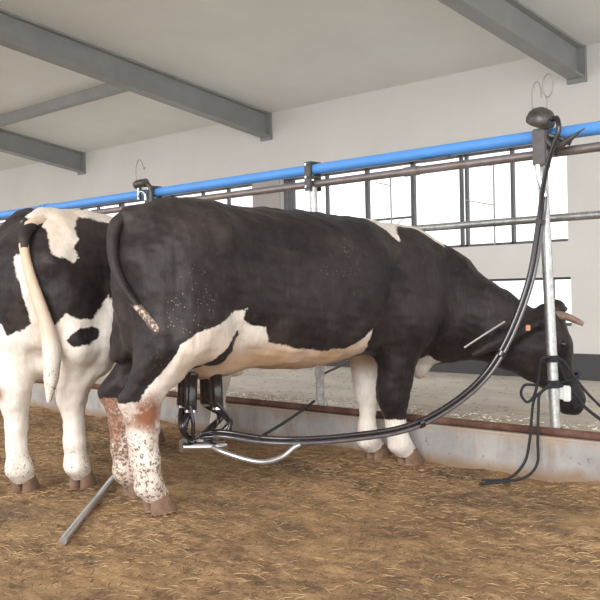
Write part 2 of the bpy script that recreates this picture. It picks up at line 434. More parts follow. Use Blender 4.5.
    # hooves: two claws each
    for L, hh in ((P['hindR'], 0), (P['hindL'], 0), (P['foreR'], 1), (P['foreL'], 1)):
        hx, hy = L['hoof']; ox = .035 if hh else .0; mb = MB()
        for s in (-1, 1):
            rings = []
            for (z, x0, x1, wd) in ((.0, -.045, .098, .031), (.018, -.045, .094, .031), (.055, -.042, .068, .028), (.092, -.035, .045, .024)):
                rings.append([(hx + ox + (x0 + x1) / 2 + (x1 - x0) / 2 * math.cos(t) * (1 if math.cos(t) > 0 else .9), hy + s * .031 + wd * math.sin(t), z) for t in [2 * math.pi * q / 14 for q in range(14)]])
            vv = [q for r_ in rings for q in r_]
            ff = [(a * 14 + b, a * 14 + (b + 1) % 14, (a + 1) * 14 + (b + 1) % 14, (a + 1) * 14 + b) for a in range(3) for b in range(14)] + [tuple(range(14))[::-1], tuple(range(42, 56))]
            mb.add(vv, ff)
        mb.build('hoof', 'hoof', root)
    for hpts in P['horns']:
        q = spline(hpts, 6); mb = MB().tube(q, [.028 + (.012 - .028) * (i / (len(q) - 1)) ** 1.2 for i in range(len(q))], 10)
        mb.build('horn', 'horn', root)
    for s in (-1, 1):
        mb = MB().lathe([(.0, -.018), (.009, -.016), (.016, -.008), (.018, 0), (.016, .008), (.009, .016), (0, .018)], H(.165, -.042, s * .121), (0, 0, 1), 12)
        mb.build('eye', 'eye', root)
    return root, H

# ---- cow 1: the big black one in profile
def s3(v): return v
rtl = np.array((.798, -.602, 0)); fwl = np.array((.602, .798, 0)); zl = np.array((0, 0, 1.))
hn1 = rtl * .954 + zl * .30; ha1 = rtl * .30 - zl * .954
A_white = [(-.3, -.05), (-.3, .50), (-.17, .50), (-.1, .515), (-.075, .60), (-.05, .69), (-.01, .765), (.12, .81), (.27, .85), (.37, .885), (.46, .905), (.44, .85), (.50, .82), (.57, .81), (.61, .735), (.75, .705), (.93, .68),
           (1.08, .69), (1.18, .73), (1.24, .78), (1.235, .70), (1.27, .62), (1.30, .27), (1.4, .265), (1.8, .265), (1.8, -.05)]
B_black = [(.15, .58), (.235, .67), (.325, .755), (.42, .80), (.44, .78), (.35, .70), (.27, .63), (.18, .55)]
W_withers = [(1.38, 1.40), (1.40, 1.355), (1.46, 1.30), (1.50, 1.235), (1.53, 1.25), (1.545, 1.30), (1.60, 1.335), (1.68, 1.335), (1.76, 1.315), (1.83, 1.27), (1.87, 1.215), (1.90, 1.20), (1.93, 1.25), (1.92, 1.40), (1.38, 1.45)]
W_brisk = [(1.79, .40), (1.79, .56), (1.84, .655), (1.90, .665), (1.91, .6), (1.93, .40)]
def attr1(v):
    x, y, z = v[:, 0], v[:, 1], v[:, 2]
    R = patches(x, z, [A_white, W_withers], [B_black])
    Lw = [[(-.3, -.05), (-.3, .49), (.2, .49), (.24, .78), (.37, .87)] + A_white[10:19] + [(1.28, .76), (1.36, .76), (1.44, .74), (1.72, .74), (1.76, .60), (1.8, -.05)], W_withers]
    Lf = patches(x, z, Lw, [[(1.33, .72), (1.40, .68), (1.425, .5), (1.44, .38), (1.2, .3), (1.2, .7)]])
    t = np.clip((y + .0) / .03 * .5 + .5, 0, 1); d = R * (1 - t) + Lf * t
    br = np.minimum(poly_sd(x, z, W_brisk), .13 - np.abs(y)); d = np.maximum(d, br)
    tan = np.clip((.78 - z) / .12, 0, 1) * np.clip((x - .2) / .12, 0, 1) * np.clip((z - .5) / .06, 0, 1) * np.clip((1.7 - x) / .1, 0, 1)
    tan = np.maximum(tan, np.clip((x - 1.74) / .05, 0, 1) * np.clip((.52 - z) / .1, 0, 1))
    tan = np.maximum(tan, .5 * np.clip((.85 - z) / .1, 0, 1) * np.clip((x + .05) / .1, 0, 1) * np.clip((z - .55) / .1, 0, 1) * np.clip((.5 - x) / .1, 0, 1))
    mud = np.clip((.60 - z) / .35, 0, 1) * np.clip((.3 - x) / .1, 0, 1)
    mud = mud * .8; mud = np.maximum(mud, np.clip((.22 - z) / .2, 0, 1) * np.where(x > 1, .25, .6)); mud = np.maximum(mud, np.where((y > 0) & (x < .3), np.clip((.6 - z) / .1, 0, 1) * np.where(z > .2, 1.0, .45), 0))
    st = np.clip(1.6 - np.sqrt(((x + .055) / .07) ** 2 + ((z - .455) / .075) ** 2), 0, 1) * (y < 0)
    farleg = (y > 0) & (x < .3); st = np.maximum(st, .75 * farleg * np.clip((.55 - z) / .03, 0, 1) * np.clip((z - .16) / .12, 0, 1))
    return {'patch': d, 'tan': tan, 'mud': mud * (z < .62) * np.where(farleg, 1.25, 1.0), 'stain': st, 'fleck': np.clip(1.6 - np.sqrt(((x - .12) / .20) ** 2 + ((z - .86) / .20) ** 2), 0, 1)}
def tail1(v):
    x, y, z = v[:, 0], v[:, 1], v[:, 2]
    d = np.minimum(np.minimum(.94 - z, z - .66), .2) - .006
    return {'patch': d, 'tan': np.zeros(len(z)), 'mud': np.full(len(z), 1.5), 'stain': np.zeros(len(z))}
def warp1(v):
    o = v.copy(); t = np.clip((v[:, 2] - .50) / .25, 0, 1); t = t * t * (3 - 2 * t)
    b = np.clip((.85 - v[:, 0]) / .95, 0, 1); b = b * b * (3 - 2 * b)
    o[:, 1] -= .085 * b * t
    r = np.minimum(v[:, 0] - .12, 0); o[:, 0] -= r * .36 * t
    far = np.clip((v[:, 1]) / .2, 0, 1) * np.clip((.3 - v[:, 0]) / .3, 0, 1) * t
    o[:, 0] += .06 * far
    return o
def crest1(v):
    x, y, z = v.T
    u = x * .8 - y * .6     # along the neck
    top = np.interp(u, [1.62, 1.72, 1.8, 1.95, 2.1], [1.24, 1.14, 1.03, .90, .84])
    return np.clip(1 - np.abs(z - top) / .05, 0, 1) * np.clip((u - 1.62) / .08, 0, 1) * np.clip((2.08 - u) / .05, 0, 1)
P1 = dict(
    hindR=dict(hoof=(.012, -.205), g=1.22, gas=.04), hindL=dict(hoof=(.095, .18), dx=.20), foreR=dict(hoof=(1.585, -.14), g=1.06, kx=.035), foreL=dict(hoof=(1.56, .095), dx=.05, g=.84), warp=warp1, crest=crest1,
    neck=[((1.72, 0, 1.12), (1.97, -.10, 1.02), .2, .165), ((1.97, -.10, 1.02), (2.13, -.29, .865), .165, .125), ((2.13, -.29, .865), (2.29, -.485, .755), .125, .085),
          ((1.80, 0, .80), (1.98, -.10, .72), .19, .155), ((1.98, -.10, .72), (2.12, -.29, .70), .155, .125), ((2.12, -.29, .70), (2.235, -.455, .66), .125, .10),
          ((1.9, -.03, .88), (2.20, -.39, .76), .2, .12),
          ((2.16, -.37, .67), (2.34, -.54, .50), .115, .08), ((2.21, -.43, .62), (2.44, -.64, .36), .075, .045)],
    head=((2.373, -.58, .825), ha1, hn1, fwl),
    ears=[((2.215, -.575, .765), (1.83, -.43, .605)), ((2.43, -.47, .82), (2.575, -.50, .845))],
    horns=[[(2.31, -.60, .81), (2.35, -.655, .81), (2.385, -.71, .785), (2.41, -.745, .762)], [(2.42, -.50, .82), (2.47, -.45, .85), (2.53, -.43, .88)]],
    box=((-.36, -.92, .045), (2.72, .48, 1.52)), attr=attr1,
    tail=[(-.0, -.075, 1.345), (-.09, -.085, 1.30), (-.125, -.12, 1.18), (-.13, -.18, 1.06), (-.11, -.25, .97), (-.07, -.32, .88), (-.02, -.36, .79), (.025, -.375, .70), (.045, -.375, .64)],
    tail_r=((0, .1, .6, .78, .9, 1), (.036, .03, .018, .020, .014, .004)), tail_attr=tail1, tail_label='black tail with a white patch near its tip')
cow1, H1 = build_cow('dairy_cow', (-3.63, 2.55, 0), math.radians(81.5 ), ['large mostly black dairy cow in profile lowering its head over the kerb'], P1)
mb = MB().box(-.018, -.004, -.016, .018, .004, .016); o = mb.build('ear_tag', 'tag', cow1, bevel=.003)
o.location = (2.10, -.612, .752); o['label'] = 'small orange ear tag'

# ---- cow 2: seen from behind
th2 = math.radians(117)
rt2 = np.array((.30, -.954))
def attr2(v):
    x, y, z = v[:, 0], v[:, 1], v[:, 2]; s = rt2[0] * x + rt2[1] * y
    wh = [[(-.1, 1.345), (-.12, 1.5), (.5, 1.5), (.6, 1.36), (.33, 1.335), (.21, 1.365), (.14, 1.38), (.15, 1.32), (.175, 1.26), (.16, 1.21), (.19, 1.17), (.165, 1.135), (.14, 1.165), (.09, 1.17), (.06, 1.23), (.04, 1.29), (0, 1.33), (-.03, 1.35), (-.07, 1.37)],
          [(-.105, 1.15), (-.10, 1.18), (-.07, 1.19), (-.01, 1.11), (.035, .96), (.065, .81), (.08, .83), (.14, .895), (.19, .865), (.25, .865), (.285, .93), (.305, .985), (.34, .93), (.6, .85), (1.6, .70), (1.6, -.1), (-.5, -.1), (-.5, .80), (-.22, .90), (-.19, .84), (-.17, .79), (-.09, .815), (-.03, .85), (-.045, .93), (-.07, 1.03)]]
    bl = [[(.145, .762), (.165, .795), (.205, .82), (.25, .83), (.285, .808), (.275, .77), (.235, .742), (.18, .73)]]
    d = patches(s, z, wh, bl)
    tan = .45 * np.clip(1 - np.abs(y + .1) / .13, 0, 1) * np.clip((z - .5) / .1, 0, 1) * np.clip((.2 - x) / .1, 0, 1)
    tan = np.maximum(tan, .35 * np.clip((z - 1.3) / .08, 0, 1) * (np.abs(s - .07) < .06))
    mud = np.clip((.24 - z) / .2, 0, .35)
    st = np.maximum(np.clip(1.3 - np.sqrt(((s - .22) / .035) ** 2 + ((z - .42) / .08) ** 2), 0, 1) * .8, np.clip(1.2 - np.sqrt(((s + .20) / .04) ** 2 + ((z - .51) / .05) ** 2), 0, 1) * .8)
    st = np.maximum(st, np.clip(1.1 - np.sqrt(((s - .04) / .03) ** 2 + ((z - .52) / .03) ** 2), 0, 1) * .8) * (x < .4)
    return {'patch': d, 'tan': tan, 'mud': mud, 'stain': st}
def tail2(v):
    z = v[:, 2]
    return {'patch': np.where((z < 1.225) | (z > 1.335), .05, -.05) + 0 * z, 'tan': np.clip((z - .72) / .2, 0, .85), 'mud': np.clip((.75 - z) / .5, 0, .5), 'stain': 0 * z}
hd2 = np.array((2.36, 0.0, .90)); ha2 = np.array((.42, 0, -.907)); hn2 = np.array((.907, 0, .42))
def warp2(v):
    o = v.copy(); t = np.clip((v[:, 2] - .75) / .3, 0, 1); t = t * t * (3 - 2 * t); b = np.clip((1.1 - v[:, 0]) / .6, 0, 1)
    o[:, 1] *= 1 + (.05 + .20 * (v[:, 1] > 0)) * t * b
    hk_ = np.exp(-((v[:, 0] - .25) / .22) ** 2 - ((v[:, 1] - .26) / .1) ** 2) * np.clip((v[:, 2] - 1.1) / .15, 0, 1); o[:, 2] += .12 * hk_
    o[:, 2] += .035 * np.exp(-((v[:, 0] + .02) / .12) ** 2 - (v[:, 1] / .08) ** 2) * (v[:, 2] > 1.2)
    return o
P2 = dict(
    hindR=dict(hoof=(.055, -.125), dx=.04), hindL=dict(hoof=(-.09, .115)), foreR=dict(hoof=(1.60, -.26), dx=.02, g=.88), foreL=dict(hoof=(1.40, .15)), udder=(.20, 0, .64), warp=warp2,
    neck=[((1.72, 0, 1.12), (2.02, 0, 1.05), .2, .15), ((2.02, 0, 1.05), (2.30, 0, .92), .15, .09), ((1.80, 0, .85), (2.05, 0, .78), .19, .14), ((2.05, 0, .78), (2.30, 0, .74), .13, .09), ((1.9, 0, .95), (2.25, 0, .84), .18, .12)],
    head=(hd2, ha2, hn2, (0, 1, 0)),
    ears=[((2.33, -.11, .87), (2.27, -.32, .84)), ((2.33, .11, .87), (2.27, .32, .84))],
    horns=[[(2.35, -.08, .91), (2.36, -.14, .95), (2.38, -.18, 1.0)], [(2.35, .08, .91), (2.36, .14, .95), (2.38, .18, 1.0)]],
    box=((-.36, -.48, .045), (2.78, .48, 1.52)), attr=attr2,
    tail=[(-.08, -.02, 1.35), (-.18, -.02, 1.32), (-.25, -.03, 1.24), (-.27, -.07, 1.10), (-.265, -.11, .97), (-.25, -.145, .84), (-.225, -.155, .72), (-.21, -.14, .60), (-.20, -.115, .47)],
    tail_r=((0, .1, .3, .6, .75, .9, 1), (.044, .034, .022, .034, .045, .036, .010)), tail_attr=tail2, tail_label='white tail stained tan hanging straight down')
cow2, H2 = build_cow('dairy_cow', (-4.24, 2.50, 0), th2, ['dairy cow seen from behind with white hind legs and a black oval spot'], P2)

# ------------------------------------------------------------------ room
XL, XR, YK, YW = -19.0, 2.5, 4.25, 7.58
CZ = lambda y: 3.05 + .16 * (YW - y)
# ground mesh with gentle relief
nx, ny = 260, 130; gx = np.linspace(-9.5, 1.5, nx); gy = np.linspace(1.0, YK + .02, ny)
X, Y = np.meshgrid(gx, gy, indexing='ij'); Z = np.zeros_like(X)
for a in range(26):
    kx, ky = rng.normal(0, 6, 2) + np.array((0, 0)); Z += .0022 * np.sin(kx * X + ky * Y + rng.uniform(0, 6.3))
for a in range(30):
    kx, ky = rng.normal(0, 28, 2); Z += .0010 * np.sin(kx * X + ky * Y + rng.uniform(0, 6.3))
Z -= .008
Z += .022 * np.exp(-((YK - Y) / .10) ** 2) * (1 + .5 * np.sin(3 * X) + .4 * np.sin(11 * X))
edge = np.minimum(np.minimum((X + 9.5) / .3, (1.5 - X) / .3), (Y - 1) / .3).clip(0, 1); Z = Z * edge + (-.004) * (1 - edge)
v = np.stack([X, Y, Z], -1).reshape(-1, 3); ii = np.arange((nx - 1) * ny).reshape(nx - 1, ny)[:, :-1].ravel()
f = np.stack([ii, ii + ny, ii + ny + 1, ii + 1], 1)
v2 = [(XL, -7, -.012), (XR + 4, -7, -.012), (XR + 4, YK, -.012), (XL, YK, -.012)]
vv = np.concatenate([v, np.array(v2)]); ff = f.tolist() + [[len(v), len(v) + 1, len(v) + 2, len(v) + 3]]
fl = mesh_obj('floor', vv.tolist(), ff, 'floor', smooth=True); tag(fl, kind='structure')
def structure(mb, name, mat, **kw):
    o = mb.build(name, mat, **kw); o['kind'] = 'structure'; return o
structure(MB().box(XL, 4.38, -.05, XR, YW + .2, .15), 'floor_feed_alley', 'feedfloor', smooth=False)
structure(MB().box(XL, YK, -.05, XR, 4.385, .215), 'trim_1', 'kerb', bevel=.012)
# ceiling
cm = MB(); y0 = -1.5
cm.hexa([(XL, y0, CZ(y0)), (XR, y0, CZ(y0)), (XL, YW + .2, CZ(YW + .2)), (XR, YW + .2, CZ(YW + .2)),
         (XL, y0, CZ(y0) + .08), (XR, y0, CZ(y0) + .08), (XL, YW + .2, CZ(YW + .2) + .08), (XR, YW + .2, CZ(YW + .2) + .08)])
structure(cm, 'ceiling', 'ceiling', smooth=False)
# back wall with openings
def wall_with_holes(name, mat, x0, x1, z0, z1, holes, y0, y1):
    xs = sorted({x0, x1, *[h[0] for h in holes], *[h[1] for h in holes]}); zs = sorted({z0, z1, *[h[2] for h in holes], *[h[3] for h in holes]})
    mb = MB()
    hole = lambda a, b: any(h[0] < (xs[a] + xs[a + 1]) / 2 < h[1] and h[2] < (zs[b] + zs[b + 1]) / 2 < h[3] for h in holes)
    for a in range(len(xs) - 1):
        b = 0
        while b < len(zs) - 1:
            if hole(a, b): b += 1; continue
            c = b
            while c + 1 < len(zs) - 1 and not hole(a, c + 1): c += 1
            mb.box(xs[a], y0, zs[b], xs[a + 1], y1, zs[c + 1]); b = c + 1
    return structure(mb, name, mat, smooth=False)
ZT = 2.27
WINS = [(-7.73, -4.12, 1.37, ZT, [(-7.57, 2), (-7.01, 1), (-6.43, 1.5), (-5.82, 1.5), (-5.20, 2), (-4.66, 1)]),
        (-12.0, -8.19, 1.37, ZT, [(-8.66, 1), (-9.15, 1), (-9.76, 1.5), (-10.35, 1), (-10.93, 2), (-11.5, 1)]),
        (-16.4, -12.45, 1.37, ZT, [(-12.9, 1), (-13.5, 1), (-14.1, 1.5), (-14.7, 1), (-15.3, 2), (-15.9, 1)]),
        (-5.55, -4.10, .62, 1.055, [(-4.27, 1), (-5.0, 1)])]
wall_with_holes('wall_back', 'wall', XL, XR, .38, 3.3, [w[:4] for w in WINS], YW, YW + .2)
structure(MB().box(XL, YW - .012, .15, XR, YW + .2, .38), 'baseboard_back', 'dado', smooth=False)
structure(MB().box(-8.19, YW - .015, 1.37, -7.73, YW, ZT), 'trim_2', 'pier', smooth=False)
structure(MB().box(XL - .2, -1.5, -.05, XL, YW + .2, 4.6), 'wall_left', 'wall', smooth=False)
for i, (a, b, c, d, mull) in enumerate(WINS):
    w = empty('window_%d' % (i + 1), (a, YW + .1, c)); w['kind'] = 'structure'
    O = (a, YW + .1, c); t = .022
    mb = MB(); y_0, y_1 = YW + .06, YW + .10
    for q in ((a, c, b, c + t * 1.2), (a, d - t, b, d), (a, c, a + t, d), (b - t, c, b, d)): mb.box(q[0], y_0, q[1], q[2], y_1, q[3])
    mb.build('window_frame', 'mullion', w, smooth=False, off=O)
    for (mx, wd) in mull:
        mx -= .055
        mb = MB()
        if wd == 2: mb.box(mx - .045, y_0, c, mx - .018, y_1, d).box(mx + .018, y_0, c, mx + .045, y_1, d)
        else: mb.box(mx - .013 * wd * 1.1, y_0, c, mx + .013 * wd * 1.1, y_1, d)
        mb.build('mullion', 'mullion', w, smooth=False, off=O)
    if i == 0:
        MB().box(-6.485, y_0 + .005, 1.70, -5.875, y_1 - .005, 1.722).build('transom', 'mullion', w, smooth=False, off=O)
    MB().box(a + .005, YW + .075, c + .005, b - .005, YW + .081, d - .005).build('pane', 'glass', w, smooth=False, off=O)
# window stays (thin rods seen against the panes)
for (x, z0, z1, arms, lab) in ((-6.13, 1.40, 2.16, [((-6.38, 1.64), (-6.13, 1.60)), ((-6.13, 1.60), (-5.96, 1.70)), ((-6.13, 2.05), (-6.33, 2.10))], 'thin pale stay rod with side arms in front of the middle panes'),
                          (-4.89, 1.40, 2.2, [((-5.2, 1.82), (-4.89, 1.75)), ((-4.91, 2.12), (-5.08, 2.18))], 'thin pale stay rod in front of the right hand panes')):
    w = empty('window_stay', (x, YW + .02, z0), label=lab, cat='window rod'); O = (x, YW + .02, z0)
    MB().tube([(x, YW + .03, z0 - .02), (x, YW + .03, z1)], .009, 8).build('rod', 'palesteel', w, off=O)
    for (p, q) in arms: MB().tube([(p[0], YW + .03, p[1]), (q[0], YW + .03, q[1])], .006, 6).build('arm', 'palesteel', w, off=O)
# beams
for bi, (bx, lab) in enumerate(((-11.83, 'grey steel ceiling beam farther left, partly cut by the frame'), (-7.93, 'grey steel ceiling beam nearer the middle, ending at the wall'), (-4.0, 'grey steel ceiling beam above the standing black cow'))):
    w = empty('ceiling_beam', (bx, YW, CZ(YW)), label=lab, cat='beam', group=None)
    mb = MB(); O = (bx, YW, CZ(YW)); ya, yb = -1.4, YW - .03
    for (x0, x1, t0, t1) in ((-.075, .075, 0, .02), (-.012, .012, .02, .26), (-.075, .075, .26, .28)):
        mb.hexa([(bx + x0, ya, CZ(ya) - t1), (bx + x1, ya, CZ(ya) - t1), (bx + x0, yb, CZ(yb) - t1), (bx + x1, yb, CZ(yb) - t1),
                 (bx + x0, ya, CZ(ya) - t0), (bx + x1, ya, CZ(ya) - t0), (bx + x0, yb, CZ(yb) - t0), (bx + x1, yb, CZ(yb) - t0)])
    mb.build('girder', 'beam', w, smooth=False, off=O)
    MB().box(bx - .09, YW - .03, CZ(YW) - .31, bx + .09, YW - .001, CZ(YW) - .0).build('end_plate', 'beam', w, smooth=False, off=O)
w = MB(); yp = 5.98; xa = XL; g_ = .004
w.hexa([(XL, yp - .04, CZ(yp) - .11), (-8.02, yp - .04, CZ(yp) - .11), (XL, yp + .04, CZ(yp) - .12), (-8.02, yp + .04, CZ(yp) - .12),
        (XL, yp - .04, CZ(yp - .04) - g_), (-8.02, yp - .04, CZ(yp - .04) - g_), (XL, yp + .04, CZ(yp + .04) - g_), (-8.02, yp + .04, CZ(yp + .04) - g_)])
o = w.build('purlin', 'beam', smooth=False); tag(o, 'grey steel purlin running between the ceiling beams parallel to the wall', 'beam')
# yard outside
o = MB().box(XL - 6, YW + .2, -.2, XR + 8, YW + 20, -.1).build('yard', 'yard', smooth=False); o['kind'] = 'structure'; o.name = 'floor_yard'

# ------------------------------------------------------------------ stall rails
YR = 4.35
def long_pipe(name, mat, z, r, lab, x0=-18.9, x1=2.4, y=YR, joints=(), fall=0):
    w = empty(name, (x0, y, z), label=lab, cat='pipe'); O = (x0, y, z)
    MB().tube([(x0, y, z), (x1, y, z)], r, 20).build('pipe', mat, w, off=O)
    for j in joints: MB().tube([(j - .05, y, z), (j + .05, y, z)], r * 1.18, 20).build('coupling', mat, w, off=O)
    return w
long_pipe('vacuum_pipe', 'blue', 1.752, .034, 'bright blue plastic pipe running along the top of the stalls', joints=(-1.9, -7.4, -9.9, -12.3))
long_pipe('milk_pipe', 'rail', 1.66, .024, 'dull brownish steel pipe running just below the blue pipe', joints=(-3.35, -6.6), y=YR + .005)
o = MB().tube([(-18.9, YR + .12, 1.335), (2.4, YR + .12, 1.335)], .021, 16).build('stall_rail', 'galv'); tag(o, 'galvanised horizontal rail at neck height across the windows', 'rail')
o = MB().tube([(-18.9, 4.30, .236), (2.4, 4.30, .236)], .021, 16).build('kerb_rail', 'rust'); tag(o, 'rusty brown rail lying along the top of the kerb', 'rail')
def clamp(parent, x, O, z=1.70):
    mb = MB().box(x - .028, YR - .052, 1.615, x + .028, YR - .036, 1.80).box(x - .028, YR + .036, 1.615, x + .028, YR + .052, 1.80)
    mb.box(x - .028, YR - .04, 1.695, x + .028, YR + .04, 1.705).box(x - .028, YR - .04, 1.792, x + .028, YR + .04, 1.80)
    mb.build('clamp', 'fitting', parent, off=O, bevel=.003)
    for dz in (1.64, 1.70, 1.78):
        MB().tube([(x, YR - .068, dz), (x, YR + .068, dz)], .009, 8).build('bolt', 'shiny', parent, off=O)
POSTS = [(-2.503, -2.452, 'galvanised stall post in front of the head of the profile cow'), (-4.137, -4.109, 'galvanised stall post behind the belly of the profile cow'),
         (-5.80, -5.80, 'galvanised stall post behind the black rump, its clamp beside the small tap')]
for i, (xt, xb, lab) in enumerate(POSTS):
    w = empty('stall_post', (xb, YR, .21), label=lab, cat='post', group=None); O = (xb, YR, .21)
    r = .027 if i == 0 else .026
    MB().tube([(xb, YR, .212), (xt, YR, 1.64)], r, 20).build('pole', 'galv', w, off=O)
    MB().tube([(xb, YR, .212), (xb, YR, .25)], r * 1.25, 20).build('foot_collar', 'rust' if i == 0 else 'galv', w, off=O)
    if i != 0: clamp(w, xt, O)
    for dz, hh in (((.605, .035), (.475, .04)) if i == 0 else ((.45, .03),)):
        xx = xb + (xt - xb) * (dz - .2) / 1.45
        MB().tube([(xx, YR, dz - hh / 2), (xx, YR, dz + hh / 2)], r * 1.25, 20).build('rope_band' if i == 0 else 'collar', 'rope' if i == 0 else 'galv', w, off=O)
    if i == 1:
        MB().tube([(xb, YR, .44), (xb + .03, YR + .62, .60)], .008, 10).build('side_arm', 'mullion', w, off=O)
    if i == 0:
        mb = MB().box(xb - .074, YR + .03, .385, xb - .030, YR + .055, .465).box(xb + .022, YR + .03, .385, xb + .062, YR + .055, .465).box(xb - .035, YR + .028, .395, xb + .03, YR + .036, .455)
        q = mb.build('bracket', 'white_plastic', w, off=O, bevel=.006); q['label'] = 'white plastic bracket behind the post'

# ------------------------------------------------------------------ milking points on the pipes
def milk_point(x, lab, full):
    w = empty('milking_point', (x, YR, 1.60), label=lab, cat='milking equipment'); O = (x, YR, 1.60); y = YR - .085
    B = lambda mb, n, m, **k: mb.build(n, m, w, off=O, **k)
    if full:
        B(MB().box(x - .045, y - .02, 1.59, x + .035, y + .03, 1.775), 'bracket_plate', 'box', bevel=.006)
        B(MB().tube([(x - .02, y, 1.60), (x - .015, y, 1.53), (x + .01, y + .01, 1.43)], .019, 12), 'nozzle', 'shiny')
        B(MB().tube([(x + .03, y, 1.66), (x + .035, y, 1.60), (x + .035, y, 1.575)], .012, 10), 'nozzle', 'fitting')
        # tilted domed cap
        ax = Vector((.4, -.25, .8)).normalized()
        B(MB().lathe([(.06, -.03), (.072, -.025), (.075, -.005), (.068, .02), (.05, .042), (.025, .054), (.0, .057)], (x - .0, y, 1.825), ax, 24), 'cap', 'fitting')
        B(MB().tube([(x, y, 1.775), (x, y, 1.81)], .02, 12), 'neck', 'shiny')
        B(MB().tube(spline([(x + .02, y, 1.72), (x + .08, y, 1.67), (x + .15, y, 1.70), (x + .235, y, 1.745)], 5), [.016] * 11 + [.013, .010, .007, .004, .003], 10), 'lever', 'fitting')
        B(MB().tube([(x + .035, y + .01, 1.74), (x + .09, y + .04, 1.715), (x + .13, y + .06, 1.69)], .013, 10), 'arm', 'fitting')
        B(MB().box(x + .02, y + .02, 1.64, x + .05, YR + .03, 1.69), 'clamp', 'fitting', bevel=.004)
        loops = [[(x - .045, y, 1.84), (x - .05, y, 1.95), (x - .04, y, 2.0), (x - .018, y, 2.015), (x - .002, y, 1.99), (x + .004, y, 1.93)],
                 [(x + .03, y, 1.85), (x + .032, y, 1.92), (x + .012, y, 1.965), (x + .018, y, 2.02), (x + .045, y, 2.045), (x + .068, y, 2.01), (x + .066, y, 1.96), (x + .045, y, 1.93), (x + .028, y, 1.935)]]
    else:
        B(MB().tube([(x - .06, y, 1.815), (x - .02, y, 1.822), (x + .065, y, 1.822)], .032, 16), 'cap', 'fitting')
        B(MB().box(x - .04, y - .01, 1.70, x - .015, y + .02, 1.80), 'bracket_plate', 'shiny', bevel=.004)
        B(MB().tube(spline([(x - .03, y, 1.72), (x, y, 1.76), (x + .05, y, 1.745), (x + .06, y, 1.69)], 5), .014, 10), 'lever', 'shiny')
        B(MB().tube(spline([(x + .05, y, 1.82), (x + .1, y, 1.80), (x + .125, y, 1.74), (x + .12, y, 1.62)], 5), .017, 10), 'nozzle', 'fitting')
        loops = [[(x - .055, y, 1.84), (x - .06, y, 1.93), (x - .035, y, 1.99), (x + .0, y, 2.0), (x + .03, y, 1.96), (x + .045, y, 1.925), (x + .06, y, 1.94)]]
    for L in loops: B(MB().tube(spline(L, 6), .0042, 6), 'wire_hook', 'wire')
milk_point(-2.455, 'grey vacuum tap and wire hooks above the post by the cow head', True)
milk_point(-5.86, 'small metal vacuum tap and wire hook above the black rump', False)
o = MB().box(-3.27, YR - .025, 1.70, -3.07, YR + .02, 1.716).build('pipe_bracket', 'fitting', bevel=.003); tag(o, 'small dark bar between the blue pipe and the steel pipe', 'bracket')

# ------------------------------------------------------------------ milking cluster and hoses
CL = (-3.532, 2.90, .255)
w = empty('milking_cluster', CL, label='milking cluster with black rubber cups hanging under the udder', cat='milking equipment')
c1m = Matrix.Translation((-3.63, 2.55, 0)) @ Matrix.Rotation(math.radians(81.5), 4, 'Z')
def cl(x, y, z): return tuple(c1m @ Vector((x, y, z)))
B = lambda mb, n, m, **k: mb.build(n, m, w, off=CL, **k)
ccx, ccy = .33, -.04
B(MB().lathe([(.03, -.028), (.052, -.02), (.058, 0), (.05, .02), (.03, .034), (.012, .04)], cl(ccx, ccy, .262), (.1, 0, 1), 20), 'claw_bowl', 'shiny')
B(MB().tube([cl(ccx - .10, ccy - .03, .252), cl(ccx + .02, ccy - .05, .24), cl(ccx + .13, ccy - .05, .235)], [.026, .03, .022], 14), 'claw_outlet', 'shiny')
B(MB().tube([cl(ccx - .09, ccy - .03, .268), cl(ccx - .065, ccy - .02, .262)], .026, 12), 'claw_valve', 'fitting')
for (tx, ty, bx_, by_) in ((.275, -.10, .255, -.12), (.41, -.10, .405, -.12), (.345, .08, .33, .09), (.45, .06, .46, .08)):
    top = Vector(cl(tx, ty, .605)); mid = Vector(cl(bx_, by_, .42)); d = (top - mid).normalized(); Lc = (top - mid).length
    shell = B(MB().lathe([(.024, 0), (.029, .012), (.030, Lc * .5), (.031, Lc * .86), (.034, Lc * .88), (.034, Lc * .97), (.024, Lc)], mid, d, 18), 'teat_cup', 'rubber')
    sg = MB().tube([tuple(mid - d * .002), tuple(mid + d * .0 + d * .02)], .028, 16); s_ = B(sg, 'cup_ring', 'shiny'); s_.parent = shell; s_.location = (0, 0, 0)
    k_ = [(mid), Vector(cl(bx_ + (bx_ - ccx) * .75, by_ * 1.15, .355)), Vector(cl(ccx + (bx_ - ccx) * 1.1, ccy + (by_ - ccy) * .95, .30)), Vector(cl(ccx + (bx_ - ccx) * .2, ccy + (by_ - ccy) * .2, .27))]
    B(MB().tube(spline(k_, 6), .016, 12), 'milk_tube', 'rubber')
    k2 = [mid + d * .03 + Vector((.02, -.02, 0)), Vector(cl(bx_ + (bx_ - ccx) * .35 + .02, by_ * 1.1 - .02, .37)), Vector(cl(bx_ + (bx_ - ccx) * .15 + .01, by_ - .02, .30)), Vector(cl(ccx, ccy - .02, .285))]
    B(MB().tube(spline(k2, 6), .010, 10), 'pulse_tube', 'rubber')
hp = [(-3.522, 2.896, 0.29), (-3.426, 2.934, 0.303), (-3.289, 3.068, 0.271), (-3.16, 3.195, 0.262), (-3.039, 3.383, 0.264), (-2.893, 3.626, 0.287), (-2.788, 3.814, 0.358), (-2.667, 3.991, 0.504), (-2.579, 4.107, 0.701), (-2.505, 4.213, 1.001), (-2.46, 4.25, 1.304), (-2.415, 4.24, 1.517), (-2.365, 4.23, 1.655), (-2.33, 4.235, 1.745), (-2.345, 4.245, 1.815), (-2.39, 4.255, 1.825)]
w = empty('milk_hose', hp[0], label='long twin black hose sagging from the cluster up to the tap', cat='hose')
S = spline(hp, 8)
